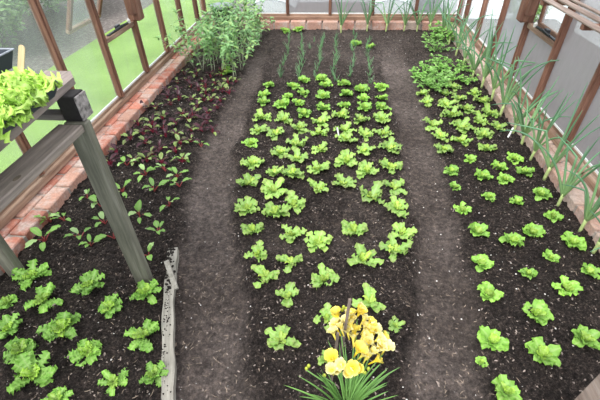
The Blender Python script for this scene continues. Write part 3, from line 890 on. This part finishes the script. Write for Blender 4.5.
# lettuces in the tray on the bench
random.seed(21)
TL = []
for r_, (yy, nm) in enumerate(((1.115, 'far end row'), (1.01, 'second row from the far end'), (0.905, 'third row from the far end'), (0.80, 'fourth row from the far end'), (0.695, 'row nearest the camera'))):
    for xx, sd_ in ((-0.965, 'right'), (-1.05, 'middle'), (-1.14, 'left')):
        TL.append((xx+random.uniform(-0.01, 0.01), yy+random.uniform(-0.012, 0.012), 'on the %s of the tray, %s' % (sd_, nm)))
for x, y, lb in TL:
    put('lime', x+0.004, y, 0.84, 'lime green curly lettuce '+lb, 'lettuce', 'lime lettuces in the seed tray', z=1.078, tilt=0.15)


# beets
def beet_proto(seed, mat, smat, n, L, up):
    random.seed(seed); lv = MB(); st = MB(); a = random.random()*6
    for k in range(n):
        a += 2.4+random.uniform(-0.5, 0.5)
        el = radians(random.uniform(*up)); l1 = L*random.uniform(0.5, 0.75)
        d = Vector((cos(a), sin(a), 0)); p = Vector((0, 0, 0)); pts = [p.copy()]
        e = el+0.25
        for i in range(4):
            p = p+(d*cos(e)+Vector((0, 0, 1))*sin(e))*l1/4; e -= 0.13; pts.append(p.copy())
        st.tube(pts, [0.0035, 0.003, 0.0028, 0.0025, 0.002], 5)
        Lb = L*random.uniform(0.6, 1.0)
        lv.leaf(pts[-1]-(pts[-1]-pts[-2])*0.2, a, e, Lb, Lb*random.uniform(0.42, 0.6), random.uniform(0.5, 1.4), 0.25, p_oval, 0.003, 2.5, 8, 4)
    return lv, st


PROT['beet'] = []; PROT['chard'] = []
for i in range(8):
    lv, st = beet_proto(500+i, 'beet', '', 7, 0.072, (45, 82)); PROT['beet'].append(proto('beetroot_plant', [('leaves', lv, 'beet', True), ('stalks', st, 'redstalk2', False)]))
for i in range(7):
    lv, st = beet_proto(600+i, 'chard', '', random.randint(4, 6), 0.078, (35, 80)); PROT['chard'].append(proto('chard_plant', [('leaves', lv, 'chard', True), ('stalks', st, 'redstalk', False)]))
random.seed(9)
CH = [[(42, 236, 1.3), (78, 233, 1.1), (88, 240, 0.9), (112, 234, 1.2), (147, 250, 1.0)], [(48, 217, 1.0), (62, 216, 1.0), (103, 219, 1.1), (157, 229, 1.0)], [(85, 193, 0.8), (99, 203, 1.2), (138, 211, 1.1), (168, 202, 1.1)],
      [(121, 187, 1.15), (153, 187, 1.2), (178, 182, 1.1)], [(125, 160, 1.1), (144, 170, 1.1), (164, 167, 1.1), (176, 172, 1.0)], [(184, 157, 1.0), (200, 141, 0.9)]]
for r_, row in enumerate(CH):
    for k, (px, py, sc) in enumerate(row):
        x, y = ground(px, py, 0.04)
        put('chard', x, y, sc*0.88, 'red-stalked green-leaved beet, %s from the bricks, %s green row from the front' % (ORD[k], ORD[r_]), 'beet', 'green-leaved beets in the left bed')
DK = [(184, 71), (177, 79), (167, 89), (179, 89), (190, 84), (203, 78), (210, 74), (191, 96), (205, 90), (215, 80), (198, 88), (170, 101), (182, 110), (197, 104), (210, 97), (222, 88), (162, 115), (151, 121), (152, 129),
      (137, 121), (142, 106), (175, 120), (205, 119), (217, 105), (220, 98), (190, 127), (202, 127), (207, 111), (180, 141), (165, 133), (175, 148), (190, 138), (145, 139), (130, 136), (116, 150), (151, 151), (158, 145), (182, 158), (133, 158),
      (155, 104), (167, 95), (187, 117), (212, 126), (187, 78), (196, 72), (221, 72), (228, 80), (229, 90), (162, 125), (142, 130), (192, 112), (176, 132), (212, 88), (235, 78), (205, 83), (161, 160), (145, 157), (108, 160), (178, 97), (203, 97)]
pts = [ground(px, py, 0.04) for px, py in DK]
pts.sort(key=lambda p: p[1])
rows = []; per = 6
for i in range(0, len(pts), per): rows.append(sorted(pts[i:i+per]))
for r_, row in enumerate(rows):
    for k, (x, y) in enumerate(row):
        put('beet', x, y, random.uniform(0.85, 1.15), 'purple-leaved beetroot, %s from the bricks, %s dark row from the front' % (ORD[k], ORD[r_]), 'beetroot', 'purple beetroots in the left bed')


# leeks
def leek_proto(seed, n=6, H=0.62):
    random.seed(seed)
    r = thing('leek'); kids = []
    sh = MB(); lean = random.uniform(-0.1, 0.1)
    sh.tube([(0, 0, -0.01), (0, 0, 0.03), (lean*0.05, 0, 0.08), (lean*0.1, 0, 0.115)], [0.011, 0.0115, 0.0115, 0.013], 8)
    kids.append(sh.obj('shank', MT['shank'], r, smooth=True))
    a = random.random()*6
    for k in range(n):
        a += 2.4+random.uniform(-0.4, 0.4)
        L = H*random.uniform(0.6, 1.0); el = radians(random.uniform(62, 88)); bend = random.uniform(0.0, 0.5) if k % 4 else random.uniform(0.6, 1.6)
        d = Vector((cos(a), sin(a), 0)); p = Vector((lean*0.08, 0, 0.085)); P_ = [p.copy()]; R_ = [0.006]; cs = [(0, 0.9, 0.5)]; rn = random.random()
        for i in range(1, 12):
            t_ = i/11; e = el-bend*t_*t_
            if k == 1 and t_ > 0.6: e -= 1.2
            p = p+(d*cos(e)+Vector((0, 0, 1))*sin(e))*L/11; P_.append(p.copy()); R_.append(0.0092*(1-t_)**0.6*(0.7+0.3*min(1, t_*5))+0.0012); cs.append((min(1, t_*1.6), 0.9, rn))
        b_ = MB(); b_.tube(P_, R_, 6, cs)
        kids.append(b_.obj('leaf', MT['leek'], r, smooth=True))
    KIDS[r.name] = kids
    return r


PROT['leek'] = [leek_proto(700+i, 7+i % 3, 0.62) for i in range(6)]
random.seed(31)
ON = [(593, 253), (581, 231), (558, 205), (545, 179), (536, 159), (522, 145), (513, 133), (500, 116), (491, 101), (481, 89), (472, 78), (463, 65), (456, 54), (449, 43), (442, 34)]
for k, (px, py) in enumerate(ON):
    x, y = ground(px, py, 0); x = min(x, 1.465)
    put('leek', x, y, random.uniform(0.85, 1.05), 'leek with long blue-green leaves, %s from the front along the right edging' % ORD[k], 'leek', 'leeks along the right edging', tilt=0.05)
x, y = ground(600, 285, 0)
put('leek', 1.44, 1.42, 0.8, 'leek at the right frame edge, nearest the camera, drooping one leaf inwards', 'leek', 'leeks along the right edging', tilt=0.05)
for k, (px, py) in enumerate([(341, 31), (367, 30), (386, 30), (404, 30), (417, 30), (429, 30)]):
    x, y = ground(px, py, 0); y = min(y, 5.79)
    put('leek', x, y, random.uniform(0.85, 1.0), 'leek against the back brick edging, %s from the left' % ORD[k], 'leek', 'leeks along the back edging', tilt=0.05)


# tall leafy plants at the back left
def tall_proto(seed):
    random.seed(seed); st = MB(); lv = MB()
    for s_ in range(3):
        a0 = random.random()*6.28; H_ = random.uniform(0.36, 0.52); p = Vector((0.02*cos(a0), 0.02*sin(a0), 0)); P_ = [p.copy()]
        dx, dy = random.uniform(-0.12, 0.12), random.uniform(-0.12, 0.12)
        for i in range(8):
            p = p+Vector((dx/8*(1+0.3*i)+random.uniform(-0.004, 0.004), dy/8*(1+0.3*i), H_/8)); P_.append(p.copy())
        st.tube(P_, [0.0048-0.0004*i for i in range(9)], 5)
        a = random.random()*6
        for i in range(2, 9):
            for j in range(2 if i < 4 else 4):
                a += 2.1+random.uniform(-0.5, 0.5)
                q = P_[i]+Vector((0, 0, random.uniform(-0.03, 0.02)))
                L = random.uniform(0.05, 0.085)*(0.75 if i < 4 else 1)
                lv.leaf(q, a, radians(random.uniform(0, 60)), L, L*0.5, random.uniform(0.3, 1.4), 0.3, p_oval, 0.002, 2, 5, 2)
    return st, lv


PROT['tall'] = []
for i in range(6):
    st, lv = tall_proto(800+i); PROT['tall'].append(proto('broad_bean_plant', [('stem', st, 'peastem', True), ('foliage', lv, 'pea', False)]))
random.seed(41)
TP = [[(193, 67), (203, 71), (213, 71), (224, 73), (235, 76), (241, 69)], [(198, 59), (208, 62), (219, 62), (230, 63), (243, 62), (248, 55)], [(206, 51), (217, 52), (228, 52), (239, 52), (250, 48)], [(213, 43), (224, 43), (236, 43), (247, 42), (255, 41)], [(220, 34), (231, 34), (243, 34), (255, 34), (261, 36)]]
for r_, row in enumerate(TP):
    for k, (px, py) in enumerate(row):
        x, y = ground(px, py, 0)
        put('tall', x, min(y, 5.72), random.uniform(0.85, 1.08), 'tall leafy bean plant, %s from the left, %s row of its block from the front' % (ORD[k], ORD[r_]), 'bean plant', 'tall leafy plants at the back left', tilt=0.06)


# herbs
def herb_proto(seed, L, n):
    random.seed(seed); st = MB(); lv = MB(); a = random.random()*6
    for k in range(n):
        a += 2.4+random.uniform(-0.3, 0.3); el = radians(random.uniform(35, 85)); d = Vector((cos(a), sin(a), 0)); l1 = L*random.uniform(0.6, 1)
        p = Vector((0.01*cos(a), 0.01*sin(a), 0)); P_ = [p.copy()]; e = el
        for i in range(4): p = p+(d*cos(e)+Vector((0, 0, 1))*sin(e))*l1/4; e -= 0.12; P_.append(p.copy())
        st.tube(P_, 0.0018, 4)
        for j in range(6):
            b2 = a+random.uniform(-1.8, 1.8); q = P_[random.choice([2, 3, 4, 4])]
            lv.leaf(q, b2, radians(random.uniform(-5, 50)), L*0.24, L*0.22, 0.8, 0.2, p_oak, 0.003, 3, 5, 4)
    return st, lv


PROT['herb'] = []
for i in range(4):
    st, lv = herb_proto(900+i, 0.17, 15); PROT['herb'].append(proto('parsley_plant', [('stems', st, 'parsley', False), ('leaves', lv, 'parsley', False)]))
random.seed(51)
for k, (px, py, sc, lb) in enumerate([(419, 72, 0.85, 'leftmost of the dense clump by the right path'), (430, 66, 1.0, 'in the middle of the dense clump by the right path'), (441, 62, 1.0, 'at the back of the dense clump by the right path'), (428, 80, 0.95, 'at the front left of the dense clump by the right path'),
                                      (441, 77, 1.0, 'at the right of the dense clump by the right path'), (436, 86, 0.85, 'nearest the camera in the dense clump by the right path'), (451, 72, 0.85, 'between the dense clump and the leeks'), (461, 64, 0.75, 'beside the leeks, farther of two'), (467, 78, 0.75, 'beside the leeks, nearer of two'),
                                      (437, 44, 1.05, 'at the back right corner, nearest of the loose group'), (447, 36, 1.1, 'at the back right corner, against the leeks'), (440, 28, 1.1, 'at the back right corner, against the bricks'), (434, 34, 0.9, 'at the back right corner, leftmost of the loose group')]):
    x, y = ground(px, py+3, 0.03)
    put('herb', min(x, 1.42), min(y, 5.72), sc, 'bright green leafy parsley '+lb, 'herb', 'herbs in the right bed')
for px, py, kind, sc, lb in [(285, 29, 'butter', 0.85, 'small light green plant at the back edging, left of two'), (299, 28, 'butter', 0.95, 'small green plant at the back edging, right of two'), (356, 41, 'butter', 0.8, 'yellow-green lettuce among the seedling rows, left of two'), (371, 45, 'butter', 0.75, 'yellow-green lettuce among the seedling rows, right of two'), (225, 71, 'butter', 0.95, 'round green lettuce in front of the tall bean plants')]:
    x, y = ground(px, py, 0.03)
    put(kind, x, min(y, 5.74), sc, lb, 'lettuce', None)


# rows of thin seedlings behind the centre lettuces
def seedling_proto(seed):
    random.seed(seed); b_ = MB()
    for k in range(7):
        a = random.random()*6.28; L = random.uniform(0.07, 0.13); d = Vector((cos(a), sin(a), 0)); p = Vector((0.012*cos(a*3), 0.012*sin(a*2), 0)); P_ = [p.copy()]; e = radians(random.uniform(65, 90))
        for i in range(4): p = p+(d*cos(e)+Vector((0, 0, 1))*sin(e))*L/4; e -= random.uniform(0.02, 0.2); P_.append(p.copy())
        b_.tube(P_, [0.003, 0.003, 0.0026, 0.002, 0.0008], 4, [(i/4, 0.9, random.random()) for i in range(5)])
    return b_


SP = []
for i in range(5):
    o = seedling_proto(950+i).obj('onion_seedling', MT['seedling'], smooth=True); SP.append(o); KIDS[o.name] = []
random.seed(61)
SR = [((281, 73), (291, 31), 9, 'leftmost seedling row'), ((300, 73), (303, 34), 9, 'second seedling row from the left'), ((315, 72), (323, 34), 9, 'third seedling row from the left'), ((334, 77), (337, 34), 10, 'fourth seedling row from the left'), ((351, 73), (355, 30), 10, 'fifth seedling row from the left'), ((371, 78), (368, 38), 9, 'rightmost seedling row')]
for (a, c, n, lb) in SR:
    P0 = ground(*a, 0.04); P1 = ground(*c, 0.04)
    for k in range(n):
        t_ = k/(n-1); x = P0[0]+(P1[0]-P0[0])*t_+random.uniform(-0.02, 0.02); y = min(P0[1]+(P1[1]-P0[1])*t_+random.uniform(-0.02, 0.02), 5.75)
        place(random.choice(SP), (x, y, soil_z(x, y)-0.003), random.random()*6.28, random.uniform(0.8, 1.1), 'tuft of thin green onion seedlings in the '+lb, 'seedling', 'seedlings in the '+lb)
for k, (px, py) in enumerate([(310, 45), (314, 38)]):
    x, y = ground(px, py, 0.03)
    place(SP[k], (x, y, soil_z(x, y)-0.003), 0, 0.8, 'stray green seedling tuft between the second and third rows, %s' % ['nearer', 'farther'][k], 'seedling', None)

# ------------------------------------------------------------------ freesia
random.seed(77)
FX, FY = 0.095, 0.665
fz = soil_z(FX, FY)
fr = thing('freesia_plant', 'yellow flowering freesia clump at the front of the centre bed', 'flowering plant', (FX, FY, fz))


def flower(M_, mats, r, openness, parent, name='flower'):
    b_ = MB()
    for k in range(6):
        a = k*pi/3+(0.1 if k % 2 else 0)
        b_.leaf((0.004*cos(a), 0.004*sin(a), 0.012), a, radians(76), r*1.15, r*1.1, openness, 0.35, p_petal, 0.0025, 2, 7, 4, rnd=random.random())
    b_.tube([(0, 0, -0.02), (0, 0, 0), (0, 0, 0.016)], [0.0025, 0.004, 0.006], 6, [(0, 0.9, 0.5)]*3)
    me_o = b_.obj(name, MT[mats], parent, smooth=True)
    me_o.matrix_local = M_
    s2 = MB()
    for k in range(4):
        a = k*1.57; s2.tube([(0, 0, 0.01), (0.003*cos(a), 0.003*sin(a), r*0.65)], [0.001, 0.0018], 5)
    s2.obj('stamens', MT['stamen'], me_o)
    return me_o


FL = [(175, 100, .9), (180, 135, .9), (225, 140, 1.15), (245, 95, 1), (255, 185, 1.2), (305, 160, 1), (240, 232, 1.05), (290, 240, 1.0), (340, 222, 1.1), (160, 258, 1.05), (195, 278, .9), (155, 300, .8), (228, 285, .85), (208, 305, .8), (265, 150, .9), (282, 130, .8), (162, 170, .8), (205, 112, .9), (222, 105, .8), (270, 215, .9), (190, 150, .85), (235, 165, .9), (262, 118, .75), (330, 205, .7), (325, 180, .8), (255, 245, .8), (285, 205, .8), (240, 285, .7), (178, 290, .8), (215, 125, .85), (175, 150, .8), (200, 130, .8), (230, 190, .8), (295, 175, .9), (320, 210, .8), (275, 250, .9), (168, 118, .75), (245, 75, .7), (310, 185, .85), (300, 262, .8), (212, 165, .8)]
for k, (u, v, s_) in enumerate(FL):
    px, py = 290+u/3.633, 290+v/3.633
    h = 0.27-0.09*(v-90)/210+random.uniform(-0.012, 0.012)
    if v > 225 and u < 250: h += 0.09
    x, y = ground(px, py, h)
    base = Vector((FX, FY-0.0, fz+0.05)); P = Vector((x, y, h))
    d = (P-base); d.z *= 0.6; d.normalize()
    d = (d+Vector((random.uniform(-0.5, 0.5), random.uniform(-0.75, 0.15), random.uniform(0.0, 0.5)))).normalized()
    M_ = Matrix.Translation(P-Vector((FX, FY, fz))) @ d.to_track_quat('Z', 'Y').to_matrix().to_4x4()
    flower(M_, 'petal' if k % 3 else 'petal2', 0.0315*s_, random.uniform(0.55, 1.15), fr)
# buds
for (u, v) in [(195, 62), (205, 68), (190, 72), (125, 310), (60, 285), (68, 275), (272, 300), (285, 285), (268, 108)]:
    px, py = 290+u/3.633, 290+v/3.633; h = 0.27-0.11*(v-60)/250; x, y = ground(px, py, h)
    b_ = MB(); p = Vector((x-FX, y-FY, h-fz)); b_.tube([p+Vector((0, 0.004, -0.016)), p+Vector((0, 0, -0.008)), p, p+Vector((0.0, -0.003, 0.010)), p+Vector((0, -0.004, 0.015))], [0.002, 0.0055, 0.0075, 0.005, 0.001], 7)
    b_.obj('bud', MT['bud'], fr, smooth=True)
# flower stems
for k, (u, v) in enumerate([(180, 110), (245, 100), (300, 165), (340, 225), (160, 265), (225, 290), (60, 285), (125, 312), (260, 180), (272, 300)]):
    px, py = 290+u/3.633, 290+v/3.633; h = 0.27-0.09*(v-90)/210; x, y = ground(px, py, h)
    T_ = Vector((x-FX, y-FY, h-fz-0.012)); b_ = MB(); B0 = Vector((random.uniform(-0.02, 0.02), random.uniform(-0.02, 0.02), -0.01))
    mid = B0.lerp(T_, 0.55)+Vector((0, 0, 0.05)); P_ = [B0.lerp(mid, i/3) for i in range(3)]+[mid.lerp(T_, i/3) for i in range(4)]
    b_.tube(P_, 0.0025, 6, [(0.5, 0.9, 0.5)]*7); b_.obj('stem', MT['freesia'], fr, smooth=True)
# sword leaves
for k in range(54):
    a = random.uniform(-0.3, 2*pi-0.3); b_ = MB(); L = random.uniform(0.17, 0.28); el = radians(random.uniform(58, 88))
    b_.leaf((0.03*cos(a), 0.03*sin(a), -0.008), a+random.uniform(-0.3, 0.3), el, L, 0.014, random.uniform(0.1, 0.8), 0.5, p_blade, 0, 1, 9, 2, side=random.uniform(-0.4, 0.4), rnd=random.random())
    b_.obj('leaf', MT['freesia'], fr, smooth=True)


def stick_between(name, p0, p1, w, th, mat, label, cat, rounded=False):
    p0 = Vector(p0); p1 = Vector(p1); L = (p1-p0).length
    t = thing(name, label, cat, p0); t.rotation_mode = 'QUATERNION'
    zz = (p1-p0).normalized(); yy = zz.cross(Vector((1, 0, 0))).normalized(); xx = yy.cross(zz)
    t.rotation_quaternion = Matrix((xx, yy, zz)).transposed().to_quaternion()
    b_ = MB()
    if rounded:
        prof_ = [(-w/2, 0), (w/2, 0), (w/2, L-w/2)]+[(w/2*cos(a), L-w/2+w/2*sin(a)) for a in [pi*i/8 for i in range(1, 8)]]+[(-w/2, L-w/2)]
        n = len(prof_); b_.add([(x, -th/2, z) for x, z in prof_]+[(x, th/2, z) for x, z in prof_], [tuple(range(n)), tuple(range(2*n-1, n-1, -1))]+[(i, (i+1) % n, (i+1) % n+n, i+n) for i in range(n)])
    else: b_.box(-w/2, w/2, -th/2, th/2, 0, L)
    b_.obj('blade', MT[mat], t)
    return t


# stakes in the freesia, labels
x1, y1 = ground(350, 299, 0.44); A0 = Vector((x1-0.022, y1-0.035, -0.02)); A1 = Vector((x1, y1, 0.44))
stick_between('wooden_stake', A0, A1, 0.011, 0.008, 'stake', 'grey-brown wooden stake standing in the yellow freesia, taller of two', 'stake')
x1, y1 = ground(338, 333, 0.33)
stick_between('wooden_stake', (x1-0.012, y1-0.02, soil_z(x1, y1)-0.02), (x1, y1, 0.33), 0.010, 0.008, 'stake', 'short grey wooden stake in the yellow freesia, shorter of two', 'stake')
x1, y1 = ground(22, 45, 1.215)
stick_between('plant_label', (-1.06, 1.17, 1.10), (x1, y1, 1.215), 0.021, 0.003, 'bamboo', 'blank pale wooden label stick behind the lime lettuces in the tray', 'plant label', True)
x0, y0 = ground(508, 137, 0.0); x1, y1 = ground(513, 128, 0.05)
stick_between('plant_label', (x0, y0, soil_z(x0, y0)-0.01), (x1, y1, 0.055), 0.013, 0.002, 'white', 'white plastic plant label beside the leeks', 'plant label', True)
x0, y0 = ground(339, 137, 0.0); x1, y1 = ground(337, 129, 0.06)
stick_between('plant_label', (x0, y0, soil_z(x0, y0)-0.01), (x1, y1, 0.075), 0.012, 0.002, 'white', 'white plastic plant label among the centre lettuces', 'plant label', True)

# pale edging board beside the left path and the little peg on it
t = thing('edging_board', 'pale weathered timber edging board between the endives and the left path', 'board', (-0.733, 0.97, -0.04), math.atan2(0.94, -0.305)-pi/2)
b_ = MB(); V = []; n = 16
for i in range(n+1):
    y = -0.50+1.0*i/n; w = 0.026+0.003*sin(i*1.7); x = 0.006*sin(i*0.5)
    V += [(x-w, y, 0), (x+w, y, 0), (x+w, y, 0.058+0.002*sin(i*2.3)), (x-w, y, 0.058)]
F = [(0, 1, 2, 3), (4*n+3, 4*n+2, 4*n+1, 4*n)]+[(4*i+k, 4*i+4+k, 4*i+4+(k+1) % 4, 4*i+(k+1) % 4) for i in range(n) for k in range(4)]
b_.add(V, F); b_.obj('plank', MT['pale'], t)
b_ = MB()
for k in range(230):
    y = 0.49-0.95*random.random()**1.6; x = random.gauss(-0.012, 0.014)
    if abs(x) > 0.024: continue
    r_ = random.uniform(0.0012, 0.0035)*(1.8 if y > 0.2 else 1)
    b_.tube([(x, y, 0.057), (x, y, 0.058+r_), (x+r_*0.3, y, 0.058+r_*1.5)], [r_*1.2, r_, r_*0.3], 6)
b_.obj('soil_crumbs', MT['compost'], t)['kind'] = 'stuff'
x0, y0 = ground(176, 289, 0.012); x1, y1 = ground(166.5, 261, 0.06)
stick_between('wooden_peg', (x0, y0, 0.008), (x1, y1, 0.06), 0.026, 0.018, 'pale', 'short grey wooden peg leaning on the pale edging board', 'peg')

# black pot in the back left corner
t = thing('black_crate', 'black plastic plant pot in the back left corner behind the bean plants', 'plant pot', (-1.60, 5.66, soil_z(-1.6, 5.66)-0.01))
b_ = MB(); b_.tube([(0, 0, 0), (0, 0, 0.15), (0, 0, 0.36)], [0.10, 0.118, 0.14], 20); b_.obj('pot', MT['black'], t)
t.name = 'plant_pot'
b_ = MB(); b_.tube([(0, 0, 0.345), (0, 0, 0.35), (0, 0, 0.372), (0, 0, 0.375)], [0.14, 0.15, 0.15, 0.14], 20); b_.obj('rim', MT['rim'], t)

# ------------------------------------------------------------------ litter on the soil
random.seed(88)
b_ = MB()
def chip(x, y, L, w, a, el, z):
    d = Vector((cos(a)*cos(el), sin(a)*cos(el), sin(el))); sv = Vector((-sin(a), cos(a), 0)); u = d.cross(sv)*-1
    p = Vector((x, y, z)); V = []
    for e, ww in ((-1, 0.6), (0, 1), (1, 0.5)):
        c_ = p+d*e*L/2+sv*L*0.08*(1-e*e)
        V += [c_-sv*w/2*ww, c_+u*w*0.5*ww, c_+sv*w/2*ww]
    b_.add(V, [(0, 1, 4, 3), (1, 2, 5, 4), (3, 4, 7, 6), (4, 5, 8, 7), (0, 3, 5, 2), (3, 6, 8, 5), (0, 2, 1), (6, 7, 8)])
for k in range(5200):
    y = 0.3+5.4*random.random()**1.5; x = random.uniform(XL+0.02, XR-0.02)
    pm = pathmask(x, y)
    if random.random() > 0.55+0.45*pm: continue
    L = random.choice([0.006, 0.009, 0.012, 0.016, 0.022]) * random.uniform(0.7, 1.2)
    chip(x, y, L, min(0.0032, L*0.28), random.random()*6.28, random.uniform(-0.2, 0.2), soil_z(x, y, pm)+0.0015)
for k in range(300):
    x, y = random.choice([(-0.55, 0.9), (-0.62, 1.25), (-0.5, 0.65), (0.2, 2.0), (0.15, 1.5), (0.55, 0.8), (-0.75, 1.2)])
    x += random.gauss(0, 0.12); y += random.gauss(0, 0.22)
    if y < 0.3: continue
    L = random.uniform(0.015, 0.036)
    chip(x, y, L, 0.0018, random.random()*6.28, random.uniform(-0.1, 0.1), soil_z(x, y)+0.003)
straw = b_
b_ = MB()
for k in range(12000):
    y = 0.3+5.4*random.random()**1.15; x = random.uniform(XL+0.02, XR-0.02); pm = pathmask(x, y)
    if random.random() < 0.6*pm: continue
    L = (0.005+0.013*random.random()**2)*(1+0.22*max(0, y-2))
    chip(x, y, L, min(0.009, L*0.5), random.random()*6.28, random.uniform(-0.3, 0.3), soil_z(x, y, pm)+0.001)
tag(b_.obj('bark_crumbs', MT['crumb']), 'brown bark crumbs mixed through the compost of the beds', 'compost', None, 'stuff')
b_ = straw
tag(b_.obj('straw_chips', MT['chips']), 'pale straw and bark chips scattered over the beds and paths', 'straw', None, 'stuff')
b_ = MB()
for k in range(1500):
    y = 0.3+5.2*random.random()**1.3; x = random.uniform(XL+0.03, XR-0.03); r_ = 0.0014+0.0035*random.random()**3; z = soil_z(x, y)
    b_.tube([(x, y, z-r_*0.3), (x, y, z+r_*0.4), (x, y, z+r_)], [r_*0.8, r_, r_*0.4], 6)
tag(b_.obj('small_stones', MT['stone']), 'tiny pale stones scattered in the soil', 'stones', None, 'stuff')

# prototypes that were never placed
for ps in list(PROT.values())+[SP]:
    for p in ps:
        if p.name not in USED:
            for c in KIDS.get(p.name, []): bpy.data.objects.remove(c)
            bpy.data.objects.remove(p)
